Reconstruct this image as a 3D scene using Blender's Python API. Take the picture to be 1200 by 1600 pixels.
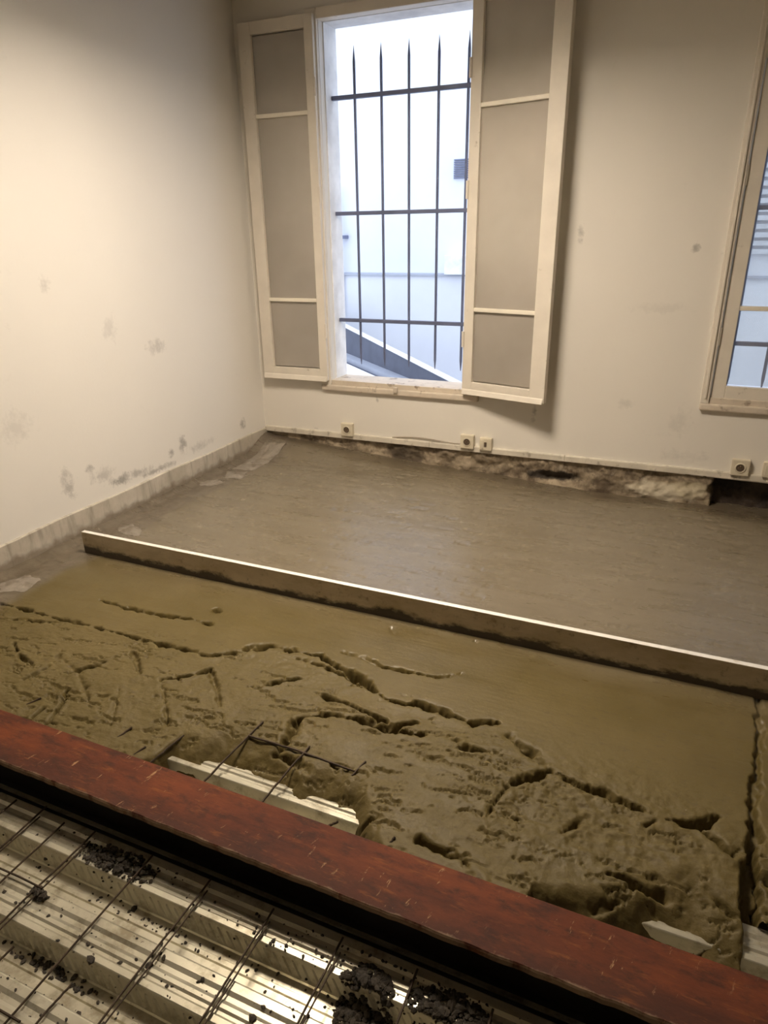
import bpy, bmesh, math, random
import numpy as np
from mathutils import Vector, Matrix

# ------------------------------------------------------------------ start
for o in list(bpy.data.objects):
    bpy.data.objects.remove(o, do_unlink=True)
SC = bpy.context.scene
COL = SC.collection
random.seed(7)
RNG = np.random.default_rng(11)

# ------------------------------------------------------------------ camera
cam_d = bpy.data.cameras.new('camera')
cam_d.sensor_fit = 'VERTICAL'; cam_d.sensor_height = 24.0
cam_d.lens = 24.0 * 1069.3 / 1600.0
cam_d.clip_start = 0.02; cam_d.clip_end = 200
cam = bpy.data.objects.new('camera', cam_d); COL.objects.link(cam)
PITCH, ROLL, YAW = math.radians(22.053), math.radians(-0.8209), math.radians(-24.0092)
_f = Vector((math.sin(YAW)*math.cos(PITCH), math.cos(YAW)*math.cos(PITCH), -math.sin(PITCH)))
_r = Vector((math.cos(YAW), -math.sin(YAW), 0)); _u = _r.cross(_f)
_r2 = _r*math.cos(ROLL) + _u*math.sin(ROLL); _u2 = -_r*math.sin(ROLL) + _u*math.cos(ROLL)
cam.matrix_world = Matrix(((_r2.x, _u2.x, -_f.x, 0), (_r2.y, _u2.y, -_f.y, 0), (_r2.z, _u2.z, -_f.z, 1.4), (0, 0, 0, 1)))
SC.camera = cam

# ------------------------------------------------------------------ sky (overcast) and exposure
world = bpy.data.worlds.new('overcast_sky'); SC.world = world; world.use_nodes = True
wn = world.node_tree.nodes; wn.clear()
wb = wn.new('ShaderNodeBackground'); wo = wn.new('ShaderNodeOutputWorld')
wb.inputs[0].default_value = (0.78, 0.86, 1.0, 1); wb.inputs[1].default_value = 1.42
world.node_tree.links.new(wb.outputs[0], wo.inputs[0])
LAMP_POWER = 60.0                       # emission of the ceiling panel
LAMP_COLOR = (1.0, 0.86, 0.70)
SC.view_settings.view_transform = 'Standard'; SC.view_settings.look = 'None'
SC.view_settings.exposure = 0.58; SC.view_settings.gamma = 1.0
SC.view_settings.use_curve_mapping = False

# ------------------------------------------------------------------ material helpers
def new_mat(name):
    m = bpy.data.materials.new(name); m.use_nodes = True
    nt = m.node_tree
    return m, nt, nt.nodes['Principled BSDF']
def N(nt, t, **kw):
    n = nt.nodes.new(t)
    for k, v in kw.items(): setattr(n, k, v)
    return n
def val(nt, sock, v):
    if isinstance(v, bpy.types.NodeSocket): nt.links.new(v, sock)
    elif isinstance(v, (tuple, list)) and len(v) == 3 and sock.type == 'RGBA': sock.default_value = (*v, 1)
    else: sock.default_value = v
def math_(nt, op, a, b=0.0, clamp=False):
    n = N(nt, 'ShaderNodeMath', operation=op, use_clamp=clamp); val(nt, n.inputs[0], a); val(nt, n.inputs[1], b); return n.outputs[0]
def vmath(nt, op, a, b):
    n = N(nt, 'ShaderNodeVectorMath', operation=op); val(nt, n.inputs[0], a); val(nt, n.inputs[1], b)
    return n.outputs['Value'] if op in ('LENGTH', 'DISTANCE', 'DOT_PRODUCT') else n.outputs['Vector']
def pos(nt): return N(nt, 'ShaderNodeNewGeometry').outputs['Position']
def sep(nt, v):
    n = N(nt, 'ShaderNodeSeparateXYZ'); nt.links.new(v, n.inputs[0]); return n.outputs
def noise(nt, vec, scale, detail=4, rough=.55, stretch=None):
    if stretch: vec = vmath(nt, 'MULTIPLY', vec, stretch)
    n = N(nt, 'ShaderNodeTexNoise'); nt.links.new(vec, n.inputs['Vector'])
    n.inputs['Scale'].default_value = scale; n.inputs['Detail'].default_value = detail; n.inputs['Roughness'].default_value = rough
    return n.outputs['Fac']
def mapr(nt, v, a, b, c=0.0, d=1.0, smooth=False):
    n = N(nt, 'ShaderNodeMapRange', interpolation_type='SMOOTHSTEP' if smooth else 'LINEAR')
    for i, x in enumerate((v, a, b, c, d)): val(nt, n.inputs[i], x)
    return n.outputs[0]
def mix(nt, fac, a, b):
    n = N(nt, 'ShaderNodeMix', data_type='RGBA'); val(nt, n.inputs[0], fac); val(nt, n.inputs[6], a); val(nt, n.inputs[7], b)
    return n.outputs[2]
def bump(nt, bsdf, h, strength=.3, dist=.01):
    n = N(nt, 'ShaderNodeBump'); n.inputs['Strength'].default_value = strength; n.inputs['Distance'].default_value = dist
    nt.links.new(h, n.inputs['Height']); nt.links.new(n.outputs[0], bsdf.inputs['Normal'])
def simple(name, col, rough=.6, metal=0.0, var=.12, scale=9, bmp=0.0, dirt=None):
    m, nt, b = new_mat(name); p = pos(nt)
    f = noise(nt, p, scale)
    c = mix(nt, mapr(nt, f, .3, .7), tuple(x*(1-var) for x in col), tuple(min(1, x*(1+var)) for x in col))
    if dirt:
        d = mapr(nt, noise(nt, p, dirt[1], 5, .65), dirt[2], dirt[2]+.1)
        c = mix(nt, math_(nt, 'MULTIPLY', d, dirt[3]), c, dirt[0])
    nt.links.new(c, b.inputs['Base Color']); b.inputs['Roughness'].default_value = rough; b.inputs['Metallic'].default_value = metal
    if bmp: bump(nt, b, noise(nt, p, scale*6), bmp, .004)
    return m

# ------------------------------------------------------------------ mesh helpers
def link(name, me, mat=None, parent=None, loc=None):
    o = bpy.data.objects.new(name, me); COL.objects.link(o)
    if mat is not None and me is not None and not me.materials: me.materials.append(mat)
    if parent is not None: o.parent = parent
    if loc is not None: o.location = loc
    return o
def tag(o, label=None, cat=None, group=None, kind=None):
    for k, v in (('label', label), ('category', cat), ('group', group), ('kind', kind)):
        if v: o[k] = v
    return o
def empty(name, loc=(0, 0, 0)):
    o = bpy.data.objects.new(name, None); COL.objects.link(o); o.location = loc; o.empty_display_size = .05; return o
class MB:
    """collects boxes, tubes and prisms in world coordinates; build() makes one mesh object"""
    def __init__(s): s.bm = bmesh.new()
    def box(s, a, b, bevel=0.0, M=None):
        g = bmesh.ops.create_cube(s.bm, size=1.0)
        c = [(a[i]+b[i])/2 for i in range(3)]; d = [abs(b[i]-a[i]) for i in range(3)]
        for v in g['verts']:
            v.co = Vector((c[0]+v.co.x*d[0], c[1]+v.co.y*d[1], c[2]+v.co.z*d[2]))
        vs = g['verts']
        if bevel:
            es = list({e for v in vs for e in v.link_edges})
            r = bmesh.ops.bevel(s.bm, geom=es, offset=min(bevel, min(d)*.45), segments=2, affect='EDGES', profile=.6)
            vs = list({v for f in r['faces'] for v in f.verts} | {v for v in vs if v.is_valid})
        if M is not None:
            for v in vs: v.co = M @ v.co
        return s
    def tube(s, pts, r, n=6, cap=True, taper=None):
        pts = [Vector(p) for p in pts]; rings = []
        for i, p in enumerate(pts):
            t = (pts[min(i+1, len(pts)-1)] - pts[max(i-1, 0)]).normalized()
            up = Vector((0, 0, 1)) if abs(t.z) < .9 else Vector((1, 0, 0))
            a = t.cross(up).normalized(); b = t.cross(a)
            rr = r if taper is None else r*taper[i]
            rings.append([s.bm.verts.new(p + (a*math.cos(k*2*math.pi/n) + b*math.sin(k*2*math.pi/n))*rr) for k in range(n)])
        for A, B in zip(rings, rings[1:]):
            for k in range(n): s.bm.faces.new((A[k], A[(k+1) % n], B[(k+1) % n], B[k]))
        if cap: s.bm.faces.new(rings[0][::-1]); s.bm.faces.new(rings[-1])
        return s
    def disc(s, c, r0, axis, h, n=20, r1=None):
        """a short cylinder from c along axis"""
        ax = Vector(axis).normalized(); up = Vector((0, 0, 1)) if abs(ax.z) < .9 else Vector((1, 0, 0))
        a = ax.cross(up).normalized(); b = ax.cross(a); r1 = r0 if r1 is None else r1
        A = [s.bm.verts.new(Vector(c) + (a*math.cos(k*2*math.pi/n) + b*math.sin(k*2*math.pi/n))*r0) for k in range(n)]
        B = [s.bm.verts.new(Vector(c) + ax*h + (a*math.cos(k*2*math.pi/n) + b*math.sin(k*2*math.pi/n))*r1) for k in range(n)]
        for k in range(n): s.bm.faces.new((A[k], A[(k+1) % n], B[(k+1) % n], B[k]))
        s.bm.faces.new(A[::-1]); s.bm.faces.new(B); return s
    def prism(s, poly, z0, z1):
        A = [s.bm.verts.new((x, y, z0)) for x, y in poly]; B = [s.bm.verts.new((x, y, z1)) for x, y in poly]; n = len(poly)
        for k in range(n): s.bm.faces.new((A[k], A[(k+1) % n], B[(k+1) % n], B[k]))
        s.bm.faces.new(A[::-1]); s.bm.faces.new(B); return s
    def hull3(s, quadA, quadB):
        A = [s.bm.verts.new(p) for p in quadA]; B = [s.bm.verts.new(p) for p in quadB]; n = len(A)
        for k in range(n): s.bm.faces.new((A[k], A[(k+1) % n], B[(k+1) % n], B[k]))
        s.bm.faces.new(A[::-1]); s.bm.faces.new(B); return s
    def blob(s, c, r, squash=.7, sub=1):
        g = bmesh.ops.create_icosphere(s.bm, subdivisions=sub, radius=1.0)
        ph = random.random()*9; ang = random.random()*6.28; e = random.uniform(.75, 1.35)
        for v in g['verts']:
            k = 1 + .28*math.sin(3.1*v.co.x+ph)*math.cos(2.7*v.co.y+ph*1.7) + .14*math.sin(5*v.co.z+ph)
            x, y = v.co.x*k*r*e, v.co.y*k*r/e
            v.co = Vector((c[0]+x*math.cos(ang)-y*math.sin(ang), c[1]+x*math.sin(ang)+y*math.cos(ang), c[2]+v.co.z*k*r*squash))
        return s
    def build(s, name, mat, parent=None, smooth=False, at=None):
        bmesh.ops.recalc_face_normals(s.bm, faces=s.bm.faces[:])
        off = Vector(at) if at is not None else (parent.matrix_basis.translation.copy() if parent is not None else Vector((0, 0, 0)))
        if parent is not None and parent.parent is not None and at is None: off = off + parent.parent.matrix_basis.translation
        for v in s.bm.verts: v.co -= off
        me = bpy.data.meshes.new(name); s.bm.to_mesh(me); s.bm.free()
        if smooth:
            for p in me.polygons: p.use_smooth = True
        o = link(name, me, mat, parent)
        if at is not None: o.location = at
        return o
def grid_mesh(name, P, keep, mat, smooth=True):
    """P (ny,nx,3) vertex grid, keep (ny-1,nx-1) mask of quads"""
    ny, nx, _ = P.shape
    idx = np.arange(ny*nx).reshape(ny, nx)
    q = np.stack([idx[:-1, :-1], idx[:-1, 1:], idx[1:, 1:], idx[1:, :-1]], -1)[keep]
    used, inv = np.unique(q, return_inverse=True); q = inv.reshape(-1, 4)
    V = P.reshape(-1, 3)[used].astype(np.float32)
    me = bpy.data.meshes.new(name)
    me.vertices.add(len(V)); me.vertices.foreach_set('co', V.ravel())
    me.loops.add(q.size); me.loops.foreach_set('vertex_index', q.ravel().astype(np.int32))
    me.polygons.add(len(q)); me.polygons.foreach_set('loop_start', np.arange(0, q.size, 4, dtype=np.int32))
    me.polygons.foreach_set('loop_total', np.full(len(q), 4, dtype=np.int32))
    me.polygons.foreach_set('use_smooth', np.full(len(q), smooth, dtype=bool))
    me.update(calc_edges=True); me.validate()
    return link(name, me, mat)
def vnoise(x, y, seed=0):
    r = np.random.default_rng(seed).random((256, 256)).astype(np.float32)
    xi = np.floor(x).astype(int); yi = np.floor(y).astype(int); fx = x-xi; fy = y-yi
    fx = fx*fx*fx*(fx*(fx*6-15)+10); fy = fy*fy*fy*(fy*(fy*6-15)+10); g = lambda a, b: r[a & 255, b & 255]
    return (g(xi, yi)*(1-fx)+g(xi+1, yi)*fx)*(1-fy)+(g(xi, yi+1)*(1-fx)+g(xi+1, yi+1)*fx)*fy
def fbm(x, y, seed=0, oct=4, gain=.5):
    s = 0; a = 1; t = 0
    for k in range(oct):
        c, sn = math.cos(.6*k), math.sin(.6*k)
        s = s + a*vnoise((x*c-y*sn)*2**k+17*k, (x*sn+y*c)*2**k+31*k, seed+k); t += a; a *= gain
    return s/t
def sstep(v, a, b):
    t = np.clip((v-a)/(b-a), 0, 1); return t*t*(3-2*t)

# ------------------------------------------------------------------ dimensions (metres)
XL, YB, ZC = -2.71, 4.02, 2.665           # left wall, back wall, ceiling
XR, YF = 2.6, -2.6                        # right wall and wall behind the camera
DECK_Z = -.13                             # top of the decking ribs
DECK2_Z = -.075                           # the sheet beyond the beam lies a little higher
YE = 4.22                                 # outer face of the back wall

# ------------------------------------------------------------------ materials
SMUDGES = [  # y, z, half sizes, strength: scuffs on the left wall
    (1.925, 1.26, .11, .022, .30), (2.36, 1.21, .02, .025, .22), (2.70, .98, .035, .05, .16), (3.02, .84, .05, .03, .28),
    (2.42, .32, .018, .02, .5), (2.62, .20, .06, .018, .6), (2.75, .19, .10, .02, .4), (2.5, .25, .06, .03, .30), (3.14, .25, .03, .035, .5), (3.02, .23, .02, .018, .5),
    (1.72, .21, .035, .022, .6), (2.27, .28, .03, .06, .4), (3.75, .23, .02, .03, .5), (2.06, .62, .06, .05, .14), (2.9, .165, .12, .012, .5), (3.3, .2, .12, .02, .25)]
def paint_wall(name, base, smudges, axis):
    m, nt, b = new_mat(name); p = pos(nt); P = sep(nt, p)
    c = mix(nt, mapr(nt, noise(nt, p, 1.3, 3), .3, .7), tuple(x*.965 for x in base), base)
    wob = noise(nt, p, 26, 4, .65)
    d = math_(nt, 'MULTIPLY', mapr(nt, noise(nt, p, 5, 6, .7), .66, .80), .10)
    for (h, z, sx, sz, k) in smudges:
        ctr = (0, h, z) if axis == 'x' else (h, 0, z)
        sc = (0, 1/sx, 1/sz) if axis == 'x' else (1/sx, 0, 1/sz)
        ln = vmath(nt, 'MULTIPLY', vmath(nt, 'SUBTRACT', p, ctr), sc)
        n = N(nt, 'ShaderNodeVectorMath', operation='LENGTH'); nt.links.new(ln, n.inputs[0])
        f = mapr(nt, math_(nt, 'ADD', n.outputs['Value'], math_(nt, 'MULTIPLY', math_(nt, 'SUBTRACT', wob, .5), 5.0)), .1, 1.5, k, 0.0)
        d = math_(nt, 'MAXIMUM', d, f)
    c = mix(nt, d, c, (.10, .085, .065))
    nt.links.new(c, b.inputs['Base Color']); b.inputs['Roughness'].default_value = .62
    bump(nt, b, noise(nt, p, 55, 3), .10, .004)
    return m
M_WALL_L = paint_wall('old_white_wall_paint', (.80, .765, .70), SMUDGES, 'x')
SM_B = [(-.62, 1.39, .018, .03, .4), (-.05, 1.32, .016, .016, .5), (.10, 1.30, .015, .02, .35), (-.80, .40, .012, .05, .55), (-1.83, .40, .008, .012, .5),
        (-.30, .50, .03, .02, .15), (.0, .42, .05, .06, .12), (-.18, 1.02, .12, .02, .10), (-2.3, .165, .02, .006, .4), (.05, .23, .09, .03, .14)]
M_WALL_B = paint_wall('old_cream_wall_paint', (.78, .735, .655), SM_B, 'y')
M_CEIL = simple('ceiling_paint', (.72, .68, .60), .8)

def mortar_mat():
    m, nt, b = new_mat('damp_mortar'); p = pos(nt); P = sep(nt, p)
    n1 = noise(nt, p, 2.2, 5, .6); n2 = noise(nt, p, 30, 4, .6, (1, 2.2, 1)); n3 = noise(nt, p, 3.0, 5, .6, (.7, 5, 1))
    green = mix(nt, mapr(nt, n1, .3, .7), (.095, .069, .018), (.128, .094, .031))
    grey = mix(nt, mapr(nt, n3, .3, .7), (.142, .114, .071), (.182, .150, .100))
    # window reflection painted in: screed behind the straightedge greyer than the mix in front
    f = mapr(nt, math_(nt, 'ADD', P['Y'], math_(nt, 'MULTIPLY', n1, .25)), 2.0, 2.5, smooth=True)
    c = mix(nt, f, green, grey)
    # guide band of older mortar along the left wall
    band = mapr(nt, math_(nt, 'ADD', P['X'], math_(nt, 'MULTIPLY', math_(nt, 'SUBTRACT', n1, .5), .22)), -2.50, -2.43, 1, 0, True)
    bandc = mix(nt, mapr(nt, noise(nt, p, 14, 5, .7), .35, .65), (.105, .083, .058), (.165, .135, .098))
    c = mix(nt, math_(nt, 'MULTIPLY', band, .85), c, bandc)
    # darker edge against the masonry at the back
    edge = mapr(nt, math_(nt, 'ADD', P['Y'], math_(nt, 'MULTIPLY', math_(nt, 'SUBTRACT', noise(nt, p, 9, 4), .5), .25)), 3.86, 4.0, 0, .45, True)
    c = mix(nt, edge, c, (.075, .056, .037))
    # dragged streaks and grit
    st = mapr(nt, noise(nt, p, 4.0, 6, .7, (1.2, 9, 1)), .64, .74)
    c = mix(nt, math_(nt, 'MULTIPLY', st, .24), c, (.07, .053, .032))
    gr = mapr(nt, n2, .30, .44, .55, 0)
    c = mix(nt, math_(nt, 'MULTIPLY', gr, .6), c, (.068, .048, .025))
    wh = mapr(nt, noise(nt, p, 42, 2, .5), .76, .80)
    c = mix(nt, math_(nt, 'MULTIPLY', wh, .5), c, (.30, .25, .17))
    nt.links.new(c, b.inputs['Base Color'])
    r = mapr(nt, noise(nt, p, 5, 4, .6, (1, 3, 1)), .3, .7, .22, .38)
    r = math_(nt, 'ADD', r, math_(nt, 'MULTIPLY', mapr(nt, P['Y'], 1.6, 2.1, .30, 0.0), 1.0))
    nt.links.new(r, b.inputs['Roughness']); b.inputs['IOR'].default_value = 1.6; nt.links.new(mapr(nt, P['Y'], 1.9, 2.2, .24, .5), b.inputs['Specular IOR Level'])
    h = math_(nt, 'ADD', math_(nt, 'MULTIPLY', noise(nt, p, 8, 6, .65, (1, 6, 1)), .6), math_(nt, 'MULTIPLY', noise(nt, p, 75, 4, .6), mapr(nt, P['Y'], 1.55, 1.8, .9, .3)))
    bump(nt, b, h, .30, .008)
    return m
M_MORTAR = mortar_mat()
def masonry_mat():
    m, nt, b = new_mat('bare_masonry'); p = pos(nt); P = sep(nt, p)
    n1 = noise(nt, p, 7, 6, .65); n2 = noise(nt, p, 22, 5, .65)
    c = mix(nt, mapr(nt, n1, .38, .62), (.13, .095, .06), (.42, .34, .235))
    c = mix(nt, mapr(nt, n2, .52, .66, 0, .7), c, (.09, .065, .042))
    c = mix(nt, mapr(nt, noise(nt, p, 11, 3), .62, .72, 0, .6), c, (.55, .47, .35))
    def patch(cx, cz, sx, sz, col, k, c):
        ln = vmath(nt, 'MULTIPLY', vmath(nt, 'SUBTRACT', p, (cx, 0, cz)), (1/sx, 0, 1/sz))
        n = N(nt, 'ShaderNodeVectorMath', operation='LENGTH'); nt.links.new(ln, n.inputs[0])
        f = mapr(nt, math_(nt, 'ADD', n.outputs['Value'], math_(nt, 'MULTIPLY', math_(nt, 'SUBTRACT', n1, .5), 1.6)), .8, 1.1, k, 0)
        return mix(nt, f, c, col)
    c = patch(-.02, .01, .20, .055, (.60, .53, .40), .9, c)
    c = patch(.10, .04, .10, .05, (.50, .43, .30), .8, c)
    c = patch(-.66, .02, .15, .035, (.035, .026, .018), .95, c)
    c = patch(-1.62, .05, .12, .06, (.09, .068, .045), .8, c)
    c = patch(-1.25, .06, .20, .05, (.30, .24, .165), .6, c)
    right_dark = mapr(nt, math_(nt, 'ADD', P['X'], math_(nt, 'MULTIPLY', math_(nt, 'SUBTRACT', n2, .5), .05)), .205, .225)  # darker brown over the hollow at the right end
    c = mix(nt, right_dark, c, mix(nt, mapr(nt, n1, .4, .65), (.022, .017, .014), (.085, .058, .04)))
    nt.links.new(c, b.inputs['Base Color']); b.inputs['Roughness'].default_value = .9
    bump(nt, b, n2, .6, .012)
    return m
M_MASON = masonry_mat()
M_PLINTH = None
def plinth_mat():
    m, nt, b = new_mat('stained_plinth'); p = pos(nt); P = sep(nt, p)
    c = mix(nt, mapr(nt, noise(nt, p, 5, 5, .6), .35, .65), (.42, .375, .30), (.56, .51, .43))
    run = mapr(nt, noise(nt, p, 9, 4, .6, (1, 3.0, .35)), .5, .68, 0, .55)
    c = mix(nt, run, c, (.22, .185, .135))
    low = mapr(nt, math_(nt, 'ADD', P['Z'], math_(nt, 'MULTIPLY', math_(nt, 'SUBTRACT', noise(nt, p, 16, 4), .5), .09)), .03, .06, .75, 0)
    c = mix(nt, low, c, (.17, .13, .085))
    nt.links.new(c, b.inputs['Base Color']); b.inputs['Roughness'].default_value = .75
    bump(nt, b, noise(nt, p, 40, 4), .3, .006)
    return m
M_PLINTH = plinth_mat()
M_TRIM = simple('yellowed_trunking', (.63, .575, .475), .5, dirt=((.20, .16, .11), 14, .56, .6))
M_FRAME = simple('chipped_window_paint', (.70, .64, .545), .45, var=.05, dirt=((.27, .20, .13), 16, .66, .65), bmp=.12)
M_PUTTY = simple('cream_glazing_bar_paint', (.80, .74, .62), .45, var=.05, dirt=((.35, .27, .18), 20, .68, .5))
M_REVEAL = simple('white_reveal_render', (.86, .86, .86), .8, bmp=.2)
M_SILL = simple('worn_sill_paint', (.60, .52, .42), .5, dirt=((.16, .11, .07), 12, .56, .8), bmp=.2)
M_IRON = simple('glare_tinted_iron', (.13, .15, .24), .5, .2)  # iron lightened and blued to carry the glare from outside
M_HINGE = simple('rusty_hinge', (.26, .17, .10), .5, .4)
M_RUSTPAINT = None
def beam_mat():
    m, nt, b = new_mat('red_primer_on_steel'); p = pos(nt)
    c = mix(nt, mapr(nt, noise(nt, p, 4, 7, .7, (.8, 3, 3)), .34, .66), (.060, .014, .005), (.150, .036, .009))
    Py = sep(nt, p)['Y']
    c = mix(nt, mapr(nt, noise(nt, p, 8, 7, .74, (1.3, 3.0, 3)), .49, .66, 0, .75), c, (.026, .010, .006))
    near_dark = math_(nt, 'MULTIPLY', mapr(nt, math_(nt, 'ADD', Py, math_(nt, 'MULTIPLY', math_(nt, 'SUBTRACT', noise(nt, p, 6, 6, .7, (1, 2, 2)), .5), .16)), 1.00, 1.07, 1, 0), .6)  # darker towards the near edge of the flange
    c = mix(nt, near_dark, c, (.040, .014, .008))
    c = mix(nt, mapr(nt, noise(nt, p, 9, 6, .72, (1.0, 5, 6)), .56, .70, 0, .55), c, (.24, .078, .014))
    v = vmath(nt, 'MULTIPLY', vmath(nt, 'ADD', p, (0, 0, 0)), (1, 1, 1))
    r = N(nt, 'ShaderNodeVectorRotate', rotation_type='Z_AXIS'); nt.links.new(v, r.inputs['Vector']); r.inputs['Angle'].default_value = .25
    sc = mapr(nt, noise(nt, r.outputs[0], 9, 5, .72, (5, 1.2, 1)), .62, .68, 0, .8)
    c = mix(nt, math_(nt, 'MULTIPLY', sc, mapr(nt, noise(nt, p, 3.1, 2), .40, .50)), c, (.36, .22, .10))
    Pz = sep(nt, p)
    wear = mapr(nt, math_(nt, 'ADD', Pz['Y'], math_(nt, 'MULTIPLY', math_(nt, 'SUBTRACT', noise(nt, p, 18, 5, .7), .5), .030)), .981, .987, .7, 0)
    c = mix(nt, wear, c, (.24, .165, .10))
    nt.links.new(c, b.inputs['Base Color']); b.inputs['Roughness'].default_value = .72; b.inputs['Specular IOR Level'].default_value = .25
    bump(nt, b, noise(nt, p, 35, 5, .7), .35, .005)
    return m
M_BEAM = beam_mat()
M_BEAM_DARK = simple('shaded_beam_web', (.018, .014, .012), .8)  # shade below the top flange painted as near-black on web and lower flange
def deck_mat():
    m, nt, b = new_mat('galvanised_deck'); p = pos(nt)
    c = mix(nt, mapr(nt, noise(nt, p, 3, 4, .6, (1, 3, 1)), .3, .7), (.45, .415, .31), (.57, .535, .42))
    mud = mapr(nt, noise(nt, p, 13, 5, .7), .50, .68, 0, .7)
    c = mix(nt, mud, c, (.19, .15, .085))
    sp = mapr(nt, noise(nt, p, 75, 3, .6), .70, .735)
    c = mix(nt, math_(nt, 'MULTIPLY', sp, .9), c, (.055, .038, .02))
    nt.links.new(c, b.inputs['Base Color'])
    b.inputs['Metallic'].default_value = .55
    nt.links.new(mapr(nt, noise(nt, p, 6, 4), .3, .7, .28, .42), b.inputs['Roughness'])
    return m
M_DECK = deck_mat()
M_WIRE = simple('rusty_mesh_wire', (.055, .035, .020), .7, .4, var=.35, scale=40)
M_CLUMP = simple('dark_wet_mortar', (.033, .024, .014), .75, var=.45, scale=45, bmp=.5)
def rule_mat():
    m, nt, b = new_mat('mortar_smeared_aluminium'); p = pos(nt); P = sep(nt, p)
    n1 = noise(nt, p, 5, 6, .7, (1, 1, 2.5)); n2 = noise(nt, p, 24, 5, .7)
    c = mix(nt, mapr(nt, n1, .35, .65), (.42, .34, .21), (.60, .51, .36))
    c = mix(nt, mapr(nt, n2, .58, .70, 0, .6), c, (.13, .09, .055))
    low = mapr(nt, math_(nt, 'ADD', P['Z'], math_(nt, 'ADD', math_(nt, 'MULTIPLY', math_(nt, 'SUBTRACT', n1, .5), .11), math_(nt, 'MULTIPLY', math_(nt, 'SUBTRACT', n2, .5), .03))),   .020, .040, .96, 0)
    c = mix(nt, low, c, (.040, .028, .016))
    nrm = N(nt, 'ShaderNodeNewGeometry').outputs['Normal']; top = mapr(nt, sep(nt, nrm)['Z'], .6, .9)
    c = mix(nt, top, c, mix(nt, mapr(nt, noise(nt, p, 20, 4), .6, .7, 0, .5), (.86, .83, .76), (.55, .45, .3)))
    nt.links.new(c, b.inputs['Base Color'])
    b.inputs['Roughness'].default_value = .5
    nt.links.new(math_(nt, 'MULTIPLY', top, .25), b.inputs['Metallic'])
    bump(nt, b, n2, .3, .006)
    return m
M_RULE = rule_mat()
M_STRIP = simple('pale_set_mortar_patch', (.25, .215, .17), .55, var=.2, scale=24, dirt=((.14, .11, .078), 16, .50, .8), bmp=.2)
M_SOCKET = simple('ivory_plastic', (.66, .59, .45), .35, var=.05)
M_SOCKET_DARK = simple('brown_socket_hole', (.10, .07, .045), .5)
M_CABLE = simple('grey_cable', (.42, .36, .28), .5)
M_FAR = None
def far_mat():
    m, nt, b = new_mat('courtyard_render'); p = pos(nt)
    c = mix(nt, mapr(nt, noise(nt, p, .9, 5, .6), .35, .65), (.74, .77, .85), (.80, .83, .90))
    nt.links.new(c, b.inputs['Base Color']); b.inputs['Roughness'].default_value = .85
    return m
M_FAR = far_mat()
M_ZINC = simple('zinc_sheet', (.42, .45, .53), .55, .2, var=.08, scale=4)
M_SLATE = simple('dark_flashing', (.085, .095, .135), .6, .1, var=.15, scale=5)
M_COPING = simple('white_coping', (.85, .86, .9), .7)
M_VENT = simple('vent_slat_grey', (.16, .18, .28), .6)
M_SHUT = simple('far_shutter_grey', (.62, .65, .72), .6)
def glass_mat(name, dust_glare, dcol):
    m = bpy.data.materials.new(name); m.use_nodes = True; nt = m.node_tree; nt.nodes.clear()
    out = N(nt, 'ShaderNodeOutputMaterial'); tr = N(nt, 'ShaderNodeBsdfTransparent'); gl = N(nt, 'ShaderNodeBsdfGlossy'); df = N(nt, 'ShaderNodeBsdfDiffuse')
    gl.inputs['Roughness'].default_value = .02; tr.inputs[0].default_value = (.93, .95, .94, 1); df.inputs[0].default_value = (*dcol, 1)
    fr = N(nt, 'ShaderNodeFresnel'); fr.inputs[0].default_value = 1.5
    m1 = N(nt, 'ShaderNodeMixShader'); m2 = N(nt, 'ShaderNodeMixShader')
    p = pos(nt); d = mapr(nt, noise(nt, p, 2.2, 3, .5), .3, .7, dust_glare*.88, dust_glare*1.12); nt.links.new(d, m1.inputs[0])
    nt.links.new(tr.outputs[0], m1.inputs[1]); nt.links.new(df.outputs[0], m1.inputs[2])
    nt.links.new(fr.outputs[0], m2.inputs[0]); nt.links.new(m1.outputs[0], m2.inputs[1]); nt.links.new(gl.outputs[0], m2.inputs[2])
    nt.links.new(m2.outputs[0], out.inputs[0])
    return m
M_GLASS = glass_mat('dusty_glass', .45, (.74, .66, .57))
M_GLASS2 = glass_mat('old_glass_with_glare', .22, (.72, .74, .82))  # dirt and bluish glare on the pane mixed in as pale diffuse
M_HOUSING = simple('white_lamp_housing', (.8, .8, .78), .5)
M_LAMP = bpy.data.materials.new('lit_diffuser'); M_LAMP.use_nodes = True
_b = M_LAMP.node_tree.nodes['Principled BSDF']; _b.inputs['Base Color'].default_value = (.8, .8, .8, 1)
_b.inputs['Emission Color'].default_value = (*LAMP_COLOR, 1); _b.inputs['Emission Strength'].default_value = LAMP_POWER

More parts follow.
